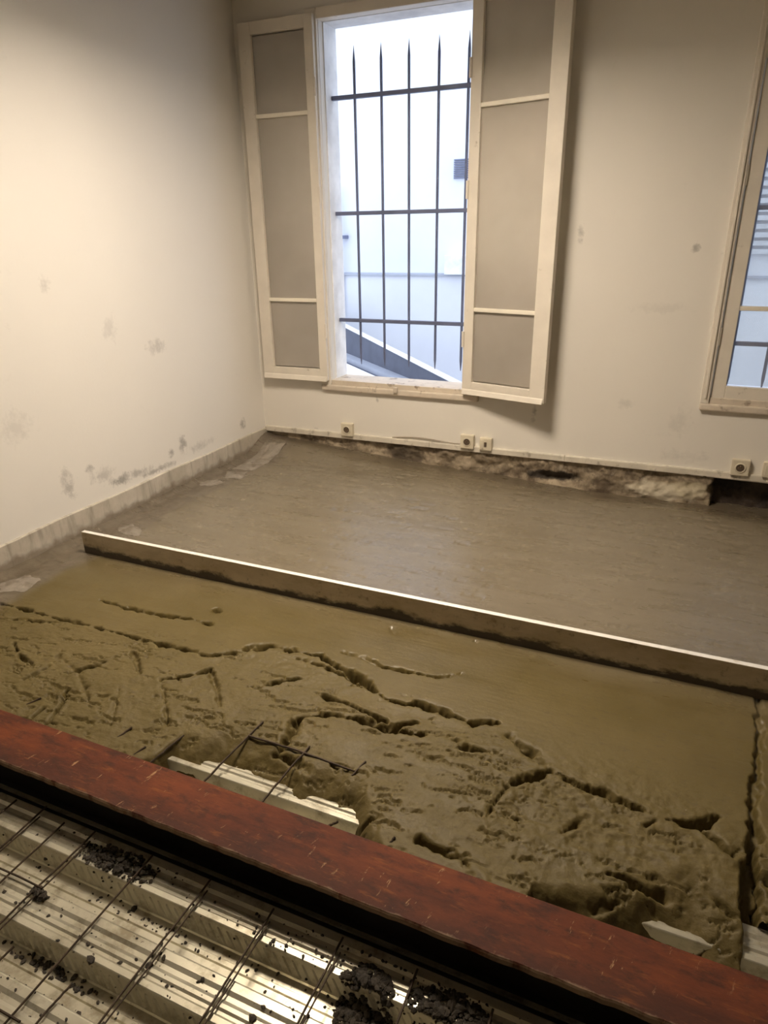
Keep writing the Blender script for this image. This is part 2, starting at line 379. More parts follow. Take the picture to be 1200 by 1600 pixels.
# ------------------------------------------------------------------ the floor: screed and fresh mortar
CRACKS = [[[[-2.484,1.637],[-2.375,1.639],[-2.178,1.638],[-2.0,1.647],[-1.809,1.651],[-1.629,1.654],[-1.513,1.657],[-1.44,1.654],[-1.363,1.712]],0.008,0.018],[[[-1.337,1.746],[-1.262,1.8],[-1.167,1.801],[-1.066,1.809],[-0.971,1.775],[-0.874,1.754],[-0.758,1.68],[-0.678,1.678],[-0.655,1.705],[-0.563,1.691],[-0.472,1.671],[-0.38,1.704]],0.011,0.028],[[[-1.135,1.77],[-1.027,1.762],[-0.929,1.741],[-0.831,1.714]],0.008,0.018],[[[-2.119,1.816],[-1.974,1.81],[-1.829,1.815],[-1.713,1.83],[-1.658,1.84],[-1.571,1.837]],0.009,0.018],[[[-1.001,1.858],[-0.898,1.858],[-0.826,1.835],[-0.744,1.842],[-0.664,1.848],[-0.617,1.861],[-0.567,1.902]],0.008,0.016],[[[-1.84,1.402],[-1.789,1.455],[-1.746,1.533]],0.007,0.02],[[[-1.508,1.486],[-1.442,1.531],[-1.389,1.596]],0.009,0.024],[[[-1.389,1.596],[-1.282,1.497],[-1.193,1.393]],0.01,0.008],[[[-1.155,1.592],[-1.118,1.633],[-1.074,1.665]],0.007,0.016],[[[-0.949,1.618],[-0.862,1.609],[-0.797,1.593],[-0.716,1.585]],0.007,0.016],[[[-0.97,1.487],[-0.931,1.52],[-0.862,1.54],[-0.777,1.551],[-0.698,1.544],[-0.629,1.557],[-0.578,1.571]],0.009,0.022],[[[-1.791,1.168],[-1.793,1.238]],0.008,0.022],[[[-1.723,1.188],[-1.748,1.275],[-1.787,1.324]],0.008,0.02],[[[-1.722,1.581],[-1.602,1.481]],0.008,0.008],[[[-2.191,1.456],[-2.095,1.404],[-2.022,1.39]],0.008,0.014],[[[-2.358,1.564],[-2.229,1.591],[-2.136,1.616]],0.006,0.012],[[[-1.974,1.316],[-1.946,1.4]],0.007,0.01],[[[-1.963,1.459],[-1.819,1.411],[-1.689,1.327]],0.01,0.007],[[[-1.509,1.479],[-1.411,1.388],[-1.352,1.326]],0.01,0.006],[[[-1.615,1.396],[-1.521,1.256]],0.01,0.006],[[[-0.318,1.348],[-0.308,1.405],[-0.295,1.458],[-0.259,1.502],[-0.215,1.545],[-0.197,1.558]],0.011,0.022],[[[-0.171,1.559],[-0.102,1.534],[-0.039,1.533],[0.005,1.529],[0.048,1.52],[0.085,1.501]],0.01,0.018],[[[0.064,1.467],[0.091,1.493],[0.119,1.507],[0.153,1.509],[0.187,1.515],[0.237,1.565]],0.009,0.024],[[[0.187,1.511],[0.225,1.487],[0.262,1.456],[0.281,1.479]],0.009,0.022],[[[-0.002,1.296],[0.039,1.295],[0.082,1.292],[0.123,1.3]],0.008,0.018],[[[-0.135,1.362],[-0.101,1.41],[-0.076,1.446]],0.009,0.014],[[[0.209,1.34],[0.239,1.319],[0.268,1.305]],0.008,0.018],[[[-0.457,1.221],[-0.389,1.21],[-0.339,1.208],[-0.289,1.163]],0.01,0.018],[[[-0.689,1.235],[-0.627,1.225],[-0.584,1.252],[-0.573,1.197]],0.007,0.014],[[[-0.956,1.366],[-0.958,1.411],[-0.966,1.48]],0.016,0.016],[[[-0.99,1.264],[-0.923,1.261],[-0.869,1.289]],0.012,0.014],[[[-0.97,1.348],[-0.927,1.345],[-0.843,1.326]],0.01,0.018],[[[-0.339,1.659],[-0.272,1.62],[-0.191,1.56]],0.012,0.012],[[[-0.026,1.212],[0.013,1.236]],0.009,0.016],[[[0.104,1.274],[0.135,1.255],[0.175,1.24]],0.009,0.014],[[[-0.698,1.544],[-0.643,1.591],[-0.623,1.607]],0.01,0.02],[[[-0.447,1.558],[-0.391,1.566],[-0.347,1.578]],0.01,0.018],[[[-0.506,1.585],[-0.474,1.58]],0.009,0.018],[[[-0.271,1.617],[-0.244,1.621]],0.01,0.014],[[[-1.621,1.936],[-1.559,1.926]],0.008,0.014],[[[-0.913,2.096],[-0.874,2.05]],0.012,0.01],[[[-0.586,2.115],[-0.57,2.11]],0.007,0.012]]
BOUND = [[-2.484,1.637],[-2.375,1.639],[-2.178,1.638],[-2.0,1.647],[-1.809,1.651],[-1.629,1.654],[-1.513,1.657],[-1.44,1.654],[-1.337,1.746],[-1.262,1.8],[-1.167,1.801],[-1.066,1.809],[-0.971,1.775],[-0.874,1.754],[-0.758,1.68],[-0.678,1.678],[-0.655,1.705],[-0.563,1.691],[-0.472,1.671],[-0.38,1.704],[-0.319,1.619],[-0.2,1.556],[-0.171,1.559],[-0.102,1.534],[-0.039,1.533],[0.005,1.529],[0.048,1.52],[0.085,1.501],[0.187,1.511],[0.225,1.487],[0.262,1.456],[0.31,1.544]]
EDGE_A = [[-1.324, 1.286], [-1.311, 1.286], [-1.268, 1.279], [-1.232, 1.279], [-1.202, 1.31], [-1.17, 1.326], [-1.114, 1.338], [-1.059, 1.337], [-1.011, 1.334], [-0.937, 1.331], [-0.9, 1.3], [-0.863, 1.292], [-0.841, 1.309], [-0.804, 1.327], [-0.764, 1.323], [-0.742, 1.301], [-0.706, 1.319], [-0.682, 1.294], [-0.659, 1.263]]
EDGE_B = [[-0.172, 1.255], [-0.098, 1.258], [0.01, 1.26], [0.054, 1.256], [0.107, 1.264], [0.148, 1.27], [0.189, 1.277], [0.215, 1.26], [0.238, 1.238], [0.273, 1.223], [0.305, 1.214]]

def chain_dist(X, Y, pts, pad=.06):
    D = np.full(X.shape, 9.0, dtype=np.float32)
    for (x0, y0), (x1, y1) in zip(pts, pts[1:]):
        cx = np.searchsorted(X[0], [min(x0, x1)-pad, max(x0, x1)+pad]); cy = np.searchsorted(Y[:, 0], [min(y0, y1)-pad, max(y0, y1)+pad])
        s = (slice(cy[0], cy[1]), slice(cx[0], cx[1]))
        xx, yy = X[s], Y[s]; dx, dy = x1-x0, y1-y0
        t = np.clip(((xx-x0)*dx+(yy-y0)*dy)/(dx*dx+dy*dy+1e-9), 0, 1)
        D[s] = np.minimum(D[s], np.hypot(xx-x0-t*dx, yy-y0-t*dy))
    return D
XE = .33                                   # right end of the fresh bay
xs = np.arange(XL-.004, .60, .0036); ys = np.concatenate([np.arange(1.156, 1.86, .0034), np.arange(1.862, 2.2, .007), np.arange(2.206, YB+.11, .014)])
GX, GY = np.meshgrid(xs, ys)
bx = np.array([XL-.1, -2.6]+[p[0] for p in BOUND]); by = np.array([1.62, 1.63]+[p[1] for p in BOUND])
yb = np.interp(GX, bx, by)
jit = (fbm(GX*28, GY*28, 3, 3)-.5)
fine = fbm(GX*60, GY*60, 40, 3)-.5
south = yb + jit*.012 - GY                # > 0: the rough, untrowelled bed
rough = sstep(south, -.01, .07)
near = sstep(1.56-GY, 0, .4)
Z = (fbm(GX*1.5, GY*4, 5, 3)-.5)*.006*(1-rough)
Z += (fbm(GX*7, GY*14, 20, 4)-.5)*.0016
Z += rough*((fbm(GX*5, GY*7, 8, 4)-.5)*.016 + (fbm(GX*17, GY*26, 9, 4, .6)-.5)*.0050 + fine*.0034 - .005)
lowb = np.interp(GX, [-2.2, -1.7, -1.4, -.6, -.45, -.1], [.03, .04, .045, .045, .03, .025])
Z += -np.clip((1.52-GY)/.36, 0, 1.2)**1.3*lowb*rough
# flaky lifted lips in the rough bed, stretched along the drag direction
rid = np.abs(fbm(GX*6+fine*.4, GY*17, 60, 3)-.5)
Z -= rough*sstep(.016-rid, 0, .016)*.011*sstep(fbm(GX*3, GY*3, 71, 2), .48, .58)
pit = fbm(GX*11+fine*.8, GY*46+fine*1.2, 80, 4, .65)
Z -= sstep(pit, .655, .69)*.009*np.clip(rough*1.1+.30*sstep(fbm(GX*2, GY*3, 90, 2), .5, .65)*(GY < 1.75), 0, 1)
Z -= sstep(fbm(GX*9, GY*50, 81, 3), .70, .76)*.004*(GY > 2.2)
# crumbly area at the right of the bed
crumb = np.exp(-(((GX+.05)/.33)**2+((GY-1.46)/.16)**2))
Z += crumb*((fbm(GX*40, GY*60, 95, 3)-.5)*.014)
for pts, w, d in CRACKS:
    D = chain_dist(GX, GY, pts)
    Dj = np.maximum(D + jit*.018 + fine*.014, 0)
    ww = w*(.22+.72*sstep(fbm(GX*16, GY*16, 33, 3), .25, .75))
    Z -= d*2.4*np.exp(-(Dj/ww)**1.5)*np.clip(.35+1.5*fbm(GX*14, GY*14, 34, 2)-.3, .2, 1.2)
    Z += .14*d*rough*np.exp(-((D-1.8*w)/(1.0*w))**2)
# dragged mortar at the foot of the straightedge
foot = np.exp(-((GY-2.128)/.016)**2)*sstep(GX, -2.55, -2.45)
Z += foot*(.000+.004*np.clip(fbm(GX*14, GY*9, 50, 4)-.40, 0, 1)*2.2)
# fillets: raised at the left band, at the back corner and sinking a little towards the right
Z += sstep(-2.46-GX, 0, .05)*(fbm(GX*11, GY*11, 52, 4)-.45)*.014
Z += sstep(-2.63-GX, 0, .08)*.018
zc = np.interp(GX[0], [-2.71, -2.5, -2.1, -1.6, -1.1, -.7, -.28, .2, .6], [.088, .072, .045, .002, -.014, -.035, -.05, -.045, -.05])
Z += zc[None, :]*sstep(GY, 3.72, 4.0)
# drop at the right end of the bay, where the bed has not been filled
ex = XE + (jit*.03) + np.interp(GY, [1.15, 1.38, 1.54, 1.8, 2.15, 2.3], [-.022, -.035, -.02, 0, .03, .05])
gw = np.interp(GY, [1.15, 1.38, 1.6, 1.9, 2.14, 2.2], [.05, .024, .010, .006, .004, 0])
gap = np.exp(-(np.clip(np.abs(GX-ex-gw*.3)-gw*.55, 0, 1)/.006)**2)*(GY < 2.17)
Z -= gap*np.interp(GY, [1.15, 1.4, 1.7, 2.1], [.11, .06, .024, .014])
# ragged front edge above the decking
eb = [[x*.96, y*q] for (x, y), q in zip(EDGE_B, (.935, .938, .950, .966))] + [[x*.98, y*.986] for x, y in EDGE_B[4:]]
ea = np.array([[-1.40, 1.06], [-1.305, 1.16]]+[[x*.967, y*.967] for x, y in EDGE_A]+[[-.60, 1.17], [-.50, 1.08], [-.178, 1.10]]+eb+[[.34, 1.18]])
ye = np.interp(GX, ea[:, 0], ea[:, 1]) + jit*.018 + fine*.006
front = GY-ye
fall = np.interp(GX, [-2.7, -1.46, -1.30, -1.15, -.78, -.50, -.2, -.10, .05, .15, .30], [.06, .06, .08, .12, .11, .06, .03, .05, .09, .13, .18])
Z = Z - np.clip((fall-front)/fall, 0, 4)**1.8*np.interp(GX, [-.6, -.2, .0, .1], [.055, .055, .055, .065])
# beyond the gap: lower mortar and bare deck
side = GX > ex+gw*.8
Z = np.where(side & (GY < 1.44), Z-.03+(fbm(GX*40, GY*40, 97, 3)-.5)*.02, Z)
Z = np.where(side & (GY < 1.335+jit*.05), -.30, Z)
Zq = np.minimum(np.minimum(Z[:-1, :-1], Z[1:, 1:]), np.minimum(Z[1:, :-1], Z[:-1, 1:]))
keep = Zq > -.128
P3 = np.stack([GX, GY, Z], -1)
sq = south[:-1, :-1]; bed = (sq > 0) & (ys[:-1, None] < 2.0)
fl = grid_mesh('floor', P3, keep & ~bed, M_MORTAR); tag(fl, 'smooth grey-brown freshly trowelled mortar screed', kind='structure')
mb_ = grid_mesh('mortar_bed', P3, keep & bed, M_MORTAR)
tag(mb_, 'rough cracked bed of fresh mortar between the screed and the red beam', 'mortar')
# the rest of the floor, out of frame to the right
fr_ = MB(); fr_.box((.58, 1.156, -.05), (XR, YB+.1, -.004)).build('floor_slab', M_MORTAR, fl)

# pale patches of the levelling guide along the left wall
def floor_z(x, y):
    i = min(max(np.searchsorted(ys, y), 0), len(ys)-1); j = min(max(np.searchsorted(xs, x), 0), len(xs)-1); return float(Z[i, j])
def patch(poly, label, seedv):
    rr = random.Random(seedv); pts = []
    for (x0, y0), (x1, y1) in zip(poly, poly[1:]+poly[:1]):
        for k in range(7):
            t = k/7; pts.append((x0+(x1-x0)*t+rr.uniform(-.004, .004), y0+(y1-y0)*t+rr.uniform(-.006, .006)))
    cx = sum(p[0] for p in pts)/len(pts); cy = sum(p[1] for p in pts)/len(pts)
    bm = bmesh.new()
    vt = [bm.verts.new((x-cx, y-cy, floor_z(x, y)+.001)) for x, y in pts]; vb = [bm.verts.new((x-cx, y-cy, floor_z(x, y)-.012)) for x, y in pts]
    c = bm.verts.new((0, 0, floor_z(cx, cy)+.006)); n = len(pts)
    mids = [bm.verts.new(((x-cx)*.55, (y-cy)*.55, floor_z(cx+(x-cx)*.55, cy+(y-cy)*.55)+.0055)) for x, y in pts]
    for k in range(n):
        bm.faces.new((vb[k], vb[(k+1) % n], vt[(k+1) % n], vt[k])); bm.faces.new((vt[k], vt[(k+1) % n], mids[(k+1) % n], mids[k])); bm.faces.new((mids[k], mids[(k+1) % n], c))
    bm.faces.new(vb[::-1])
    bmesh.ops.recalc_face_normals(bm, faces=bm.faces[:])
    me = bpy.data.meshes.new('guide_strip'); bm.to_mesh(me); bm.free()
    o = link('guide_strip', me, M_STRIP, None, (cx, cy, 0))
    tag(o, label, 'levelling strip', 'pale guide strips along the left wall')
patch([(-2.645, 3.90), (-2.49, 3.93), (-2.475, 3.50), (-2.625, 3.47)], 'longest pale levelling strip, in the far left corner below the open sash', 1)
patch([(-2.625, 3.42), (-2.50, 3.46), (-2.455, 3.335), (-2.56, 3.30)], 'small pale levelling strip just in front of the longest one by the left wall', 2)
patch([(-2.655, 3.18), (-2.585, 3.27), (-2.515, 3.24), (-2.545, 3.145), (-2.62, 3.13)], 'pale levelling strip halfway along the left wall, broken off short', 3)
patch([(-2.61, 2.43), (-2.575, 2.50), (-2.475, 2.47), (-2.43, 2.395), (-2.52, 2.385)], 'pale ragged levelling strip just behind the left end of the straightedge', 4)
patch([(-2.64, 1.76), (-2.60, 1.86), (-2.50, 1.86), (-2.47, 1.75), (-2.56, 1.70)], 'nearest pale levelling strip, left of the rough mortar in front of the straightedge', 5)

# ------------------------------------------------------------------ shell
W1 = (-2.15, -1.22, .51, 2.515)            # opening of window 1: x0 x1 z0 z1
W2 = (.130, 1.045, .567, 2.515)
wb_ = MB(); ZT = .125
x_prev = XL-.12
for (a, b, z0, z1) in (W1, W2):
    wb_.box((x_prev, YB, ZT), (a, YE, ZC)); wb_.box((a, YB, ZT), (b, YE, z0)); wb_.box((a, YB, z1), (b, YE, ZC)); x_prev = b
wb_.box((x_prev, YB, ZT), (XR+.12, YE, ZC))
wback = tag(wb_.build('wall_back', M_WALL_B), 'cream painted back wall with two windows', kind='structure')
# outer skin of the house and masonry core below the plaster
MB().box((XL-.12, YB+.13, -.4), (XR+.12, YE, ZT)).build('masonry_core', M_MASON, wback)
mx = np.arange(XL, 1.4, .008); mz = np.arange(-.10, .145, .007); MX, MZ = np.meshgrid(mx, mz)
MY = YB+.012+(fbm(MX*9, MZ*9, 101, 5)-.5)*.055+(fbm(MX*40, MZ*40, 110, 3)-.5)*.012
MY += sstep(MX+(fbm(MX*20, MZ*20, 120, 2)-.5)*.05, .205, .225)*.075           # the plaster is gone: dark hollow
MY += np.exp(-(((MX+.66)/.13)**2+((MZ-.01)/.03)**2))*.035
MY -= np.exp(-(((MX-.0)/.18)**2+((MZ-.01)/.05)**2))*.018
ms = grid_mesh('bare_masonry', np.stack([MX, MY, MZ], -1), np.ones((len(mz)-1, len(mx)-1), bool), M_MASON); ms.parent = wback
ms['label'] = 'dirty broken strip of bare masonry below the trunking'
tag(MB().box((XL-.12, YF, -.4), (XL, YB+.13, ZC)).build('wall_left', M_WALL_L), 'white scuffed left wall', kind='structure')
tag(MB().box((XR, YF, -.4), (XR+.12, YB+.13, ZC)).build('wall_right', M_WALL_B), 'cream right wall out of frame', kind='structure')
tag(MB().box((XL-.12, YF-.12, -.4), (XR+.12, YF, ZC)).build('wall_front', M_WALL_B), 'cream wall behind the camera', kind='structure')
tag(MB().box((XL-.12, YF-.12, ZC), (XR+.12, YE, ZC+.12)).build('ceiling', M_CEIL), 'off-white plain ceiling', kind='structure')
# plinth on the left wall (uneven bottom, sunk in the mortar)
bl = MB(); n = 60; y0, y1 = YF, YB-.002
prev = None
for k in range(n+1):
    y = y0+(y1-y0)*k/n; w = .012+.0025*math.sin(k*1.7); h = .134+.003*math.sin(k*.9)
    ring = [bl.bm.verts.new(q) for q in ((XL-.002, y, -.2), (XL+w+.004, y, -.2), (XL+w, y, h-.004), (XL+w-.004, y, h), (XL-.002, y, h))]
    if prev:
        for a in range(5): bl.bm.faces.new((prev[a], prev[(a+1) % 5], ring[(a+1) % 5], ring[a]))
    prev = ring
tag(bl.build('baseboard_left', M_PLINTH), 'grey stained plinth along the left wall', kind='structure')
# cable trunking on the back wall: lengths with a lid, slightly out of level
tr = empty('trim_1', (XL, YB, .12)); tag(tr, 'yellowed cable trunking along the foot of the back wall', kind='structure')
segs = [XL+.012, -1.46, -.60, .30, 1.2, 2.0, XR]
for a, b in zip(segs, segs[1:]):
    f0 = lambda x: .116+.006*(x+2.7)
    MB().hull3([(a+.001, YB-.014, f0(a)), (a+.001, YB+.002, f0(a)), (a+.001, YB+.002, f0(a)+.036), (a+.001, YB-.011, f0(a)+.036), (a+.001, YB-.014, f0(a)+.030)],
               [(b-.001, YB-.014, f0(b)), (b-.001, YB+.002, f0(b)), (b-.001, YB+.002, f0(b)+.036), (b-.001, YB-.011, f0(b)+.036), (b-.001, YB-.014, f0(b)+.030)]).build('trunking_length', M_TRIM, tr)

# ------------------------------------------------------------------ windows
def Rz(px, py, ang): return Matrix.Translation((px, py, 0)) @ Matrix.Rotation(ang, 4, 'Z') @ Matrix.Translation((-px, -py, 0))
def casement(root, hx, hy, width, ang, z0, z1, sl, sr, rb, rt, bars, glass, label, sgn=1, thick=.036, lip=True):
    """a sash running from the hinge at hx in direction sgn, then turned by ang about the hinge"""
    M = Rz(hx, hy, ang)
    xa, xb = (hx, hx+width) if sgn > 0 else (hx-width, hx)
    m = MB(); ya, yb2 = hy-thick/2, hy+thick/2
    m.box((xa, ya, z0), (xa+sl, yb2, z1), .003, M); m.box((xb-sr, ya, z0), (xb, yb2, z1), .003, M)
    m.box((xa+sl, ya, z0), (xb-sr, yb2, z0+rb), .002, M); m.box((xa+sl, ya, z1-rt), (xb-sr, yb2, z1), .002, M)
    if lip: m.hull3([tuple(M @ Vector(q)) for q in ((xa+.006, ya-.012, z0-.004), (xa+.006, ya+.002, z0-.004), (xa+.006, ya+.002, z0+.030), (xa+.006, ya-.004, z0+.022))],
                    [tuple(M @ Vector(q)) for q in ((xb-.006, ya-.012, z0-.004), (xb-.006, ya+.002, z0-.004), (xb-.006, ya+.002, z0+.030), (xb-.006, ya-.004, z0+.022))])
    s = m.build('casement', M_FRAME, root); s['label'] = label
    edges = [z0+rb]+[z for z in bars]+[z1-rt]
    for z in bars: MB().box((xa+sl-.004, ya+.003, z-.011), (xb-sr+.004, yb2-.003, z+.011), .004, M).build('glazing_bar', M_PUTTY, s)
    for a, b in zip(edges, edges[1:]):
        MB().box((xa+sl-.003, hy+.002, a+.006), (xb-sr+.003, hy+.005, b-.006), 0, M).build('pane', glass, s)
    for zz in (z0+.32, z1-.35, (z0+z1)/2+.1):
        MB().disc((hx-sgn*.004, ya-.004, zz-.045), .008, (0, 0, 1), .09, 10).build('hinge', M_FRAME, s)
    return s
def window(num, x0, x1, z0, z1, label, t=.075):
    root = empty('window_%d' % num, ((x0+x1)/2, YB, z0)); tag(root, label, kind='structure')
    f = MB(); yo = YB+.05
    for (a, b) in (((x0-t, YB-.022, z0-.03), (x0-.002, yo, z1+.05)), ((x1+.002, YB-.022, z0-.03), (x1+t, yo, z1+.05))): f.box(a, b, .006)
    f.box((x0-.002, YB-.022, z1-.005), (x1+.002, yo, z1+.05), .006)
    for xx in (x0-t*.53, x1+t*.5): f.box((xx-.004, YB-.030, z0), (xx+.007, YB-.02, z1+.02), .003)
    f.build('window_frame', M_FRAME, root)
    s = MB(); s.box((x0-t, YB-.026, z0-.065), (x1+t, YB+.03, z0-.028), .008); s.box((x0-.002, YB-.012, z0-.03), (x1+.002, YE, z0+.004), .004)
    s.box(((x0+x1)/2-.014, YB-.040, z0-.045), ((x0+x1)/2+.014, YB-.024, z0-.010), .003)
    s.build('window_sill', M_SILL, root)
    rv = MB(); rv.box((x0-.001, YB+.05, z0), (x0+.006, YE+.002, z1)); rv.box((x1-.006, YB+.05, z0), (x1+.001, YE+.002, z1)); rv.box((x0, YB+.05, z1-.006), (x1, YE+.002, z1+.001))
    rv.build('reveal', M_REVEAL, root)
    return root
w1 = window(1, *W1, 'white casement window standing open, barred outside')
casement(w1, -2.162, 3.990, .486, math.radians(1.0), .512, 2.535, .082, .056, .072, .062, (1.018, 2.062), M_GLASS, 'left casement folded back flat to the wall', -1)
casement(w1, -1.240, 4.000, .538, math.radians(-13.5), .500, 2.545, .064, .092, .070, .066, (.990, 2.022), M_GLASS, 'right casement standing ajar off the wall', 1)
w2 = window(2, *W2, 'closed white casement window at the right edge', .045)
casement(w2, W2[0]+.002, YB+.012, .462, 0, .570, 2.51, .066, .07, .065, .07, (1.03, 2.03), M_GLASS2, 'closed casement nearest the open window', 1, lip=False)
casement(w2, W2[1]-.002, YB+.012, .462, 0, .570, 2.51, .07, .066, .065, .07, (1.03, 2.03), M_GLASS2, 'closed casement beyond the picture edge', -1, lip=False)
def grille(x0, x1, xsb, rails, zb, zt, label):
    root = empty('window_grille', ((x0+x1)/2, 4.15, zb)); tag(root, label, 'window bars')
    for z in rails: MB().box((x0, 4.136, z-.011), (x1, 4.164, z+.011), .002).build('rail', M_IRON, root)
    for x in xsb:
        MB().tube([(x, 4.15, zb), (x, 4.15, zb+.06), (x, 4.15, zt-.08), (x, 4.15, zt)], .0085, 8, True, (.25, 1, 1, .08)).build('bar', M_IRON, root)
grille(-2.149, -1.221, (-1.997, -1.827, -1.657, -1.479, -1.308), (.885, 1.525, 2.148), .60, 2.40, 'dark iron bars with pointed tips outside the open window')
grille(.116, 1.044, (.205, .375, .545, .715, .885), (.84, 1.50, 2.148), .60, 2.40, 'dark iron bars outside the closed window at the right edge')

# ------------------------------------------------------------------ sockets and cable
def socket(x, z, w, h, label, kind='round', dark=False):
    root = empty('wall_socket', (x, YB, z)); tag(root, label, 'socket', 'sockets above the trunking')
    MB().box((x-w/2, YB-.030, z-h/2), (x+w/2, YB+.002, z+h/2), .006).build('socket_box', M_SOCKET, root)
    if kind == 'round':
        g = MB(); n = 24                      # face plate ring around a recessed well
        ang = [2*math.pi*k/n for k in range(n)]
        rings = [(.028, -.0305), (.026, -.034), (.0215, -.034), (.020, -.012)]
        R_ = [[g.bm.verts.new((x+r*math.cos(a), YB+d, z+r*math.sin(a))) for a in ang] for r, d in rings]
        for A, B in zip(R_, R_[1:]):
            for k in range(n): g.bm.faces.new((A[k], A[(k+1) % n], B[(k+1) % n], B[k]))
        g.build('socket_ring', M_SOCKET, root)
        MB().disc((x, YB-.0315, z), .0205, (0, 1, 0), .002, 20).build('socket_well', M_SOCKET_DARK, root)
        p = MB()
        for dx in (-.0095, .0095): p.disc((x+dx, YB-.033, z), .0028, (0, 1, 0), .0015, 8)
        p.disc((x, YB-.042, z+.011), .0024, (0, 1, 0), .010, 8)
        p.build('pin', M_HINGE, root)
    else:
        MB().box((x-w*.10, YB-.0335, z-h*.18), (x+w*.10, YB-.028, z+h*.18), .002).build('phone_jack', M_SOCKET_DARK, root)
        MB().box((x-w*.36, YB-.033, z-h*.36), (x-w*.14, YB-.028, z+h*.36), .003).build('cover_rib', M_SOCKET, root)
socket(-2.045, .186, .088, .088, 'ivory square socket below the open window, left of the others')
socket(-1.203, .190, .088, .088, 'ivory round-hole socket in a pair below the right open sash')
socket(-1.083, .186, .078, .080, 'ivory telephone point beside a socket below the right open sash', 'phone')
socket(.335, .205, .090, .090, 'ivory socket below the closed window at the right')
socket(.485, .208, .085, .085, 'ivory telephone point at the right picture edge', 'phone')
cb = MB(); pts = [(-1.72, YB-.006, .162), (-1.66, YB-.008, .171), (-1.58, YB-.008, .178), (-1.50, YB-.009, .180), (-1.42, YB-.009, .176), (-1.36, YB-.010, .170), (-1.30, YB-.010, .167), (-1.25, YB-.012, .168)]
cb.tube(pts, .0036, 6).build('cable', M_CABLE)
tag(bpy.data.objects['cable'], 'thin loose cable running into the paired socket', 'cable')

# ------------------------------------------------------------------ straightedge
ru = empty('straightedge', (-1.0, 2.153, 0)); tag(ru, 'long aluminium screeding straightedge standing on edge in the mortar', 'straightedge')
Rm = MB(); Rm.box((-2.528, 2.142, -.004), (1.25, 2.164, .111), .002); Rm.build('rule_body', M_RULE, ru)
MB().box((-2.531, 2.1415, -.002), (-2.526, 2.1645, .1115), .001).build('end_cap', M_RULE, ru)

# ------------------------------------------------------------------ steel beam
bmE = empty('steel_beam', (-.6, 1.066, -.2)); tag(bmE, 'rust-red primed steel floor beam with scratched top flange', 'steel beam')
BX0, BX1 = XL+.02, XR-.002
tf = MB(); nseg = 240
rowsy = [.981, .984, 1.02, 1.07, 1.11, 1.147, 1.150]
prevr = None
for k in range(nseg+1):
    x = BX0+(BX1-BX0)*k/nseg; r = random.Random(k)
    e0 = r.uniform(-.0014, .0014)
    ring = [(x, .981+e0, -.016), (x, .9815+e0, -.004), (x, .9845+e0, 0), (x, 1.07, .0006*math.sin(k*.7)), (x, 1.147, 0), (x, 1.150, -.004), (x, 1.150, -.016)]
    ring = [tf.bm.verts.new(q) for q in ring]
    if prevr:
        for a in range(7): tf.bm.faces.new((prevr[a], prevr[(a+1) % 7], ring[(a+1) % 7], ring[a]))
    prevr = ring
tf.build('top_flange', M_BEAM, bmE)
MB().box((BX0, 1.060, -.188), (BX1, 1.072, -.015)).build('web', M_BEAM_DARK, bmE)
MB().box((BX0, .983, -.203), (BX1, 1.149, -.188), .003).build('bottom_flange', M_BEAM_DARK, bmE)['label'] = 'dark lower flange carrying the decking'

# ------------------------------------------------------------------ profiled steel decking
PITCH_D, ZV = .1915, DECK_Z-.060
# one period measured from a rib's near edge towards the camera: (distance, height)
PER = [(0.0, 0.0), (.0015, -.004), (.010, -.056), (.013, -.060), (.036, -.060), (.039, -.056), (.050, -.056), (.053, -.060), (.074, -.060), (.077, -.055), (.080, -.050), (.096, -.006),
       (.099, -.001), (.102, 0.0), (.120, 0.0), (.129, -.0045), (.140, -.0045), (.149, 0.0), (.158, 0.0), (.163, -.004), (.170, -.004), (.176, .0015), (.1895, .0015)]
def deck_z(y, edge=.889):
    s = (edge-y) % PITCH_D
    return DECK_Z + float(np.interp(s, [p[0] for p in PER]+[PITCH_D], [p[1] for p in PER]+[0.0]))
def deck_sheet(edge, ya, yb_, x0, x1, name, parent):
    """profile swept along x between y=ya (far) and y=yb_ (near)"""
    prof = [(ya, deck_z(ya, edge))]
    k = math.floor((edge-ya)/PITCH_D)
    while True:
        done = False
        for s, h in PER:
            y = edge-k*PITCH_D-s
            if y < ya-1e-4 and y > yb_: prof.append((y, DECK_Z+h))
            if y <= yb_: done = True
        k += 1
        if done: break
    prof.append((yb_, deck_z(yb_, edge)))
    m = MB(); nx = 12; cols = []
    for i in range(nx+1):
        x = x0+(x1-x0)*i/nx
        cols.append(([m.bm.verts.new((x, y, z+.0008*math.sin(i*2.1+y*9))) for y, z in prof], [m.bm.verts.new((x, y, z-.0012+.0008*math.sin(i*2.1+y*9))) for y, z in prof]))
    for (A, A2), (B, B2) in zip(cols, cols[1:]):
        for j in range(len(prof)-1):
            m.bm.faces.new((A[j], A[j+1], B[j+1], B[j])); m.bm.faces.new((A2[j], B2[j], B2[j+1], A2[j+1]))
    return m.build(name, M_DECK, parent)
def embossing(edges, x0, x1, parent):
    m = MB(); 
    for e in edges:
        x = x0
        while x < x1:
            q = lambda s, z, o: (x+o, e-s-.0006, DECK_Z+z)
            a0, a1 = q(.0032, -.011, 0), q(.0092, -.049, .022)
            A = [(a0[0]-.004, a0[1]+.002, a0[2]), (a0[0]+.004, a0[1]+.002, a0[2]), (a0[0], a0[1]-.0022, a0[2]-.001)]
            B = [(a1[0]-.004, a1[1]+.002, a1[2]), (a1[0]+.004, a1[1]+.002, a1[2]), (a1[0], a1[1]-.0022, a1[2]+.001)]
            m.hull3(A, B); x += .026
    o = m.build('embossing', M_DECK, parent); o['kind'] = 'stuff'
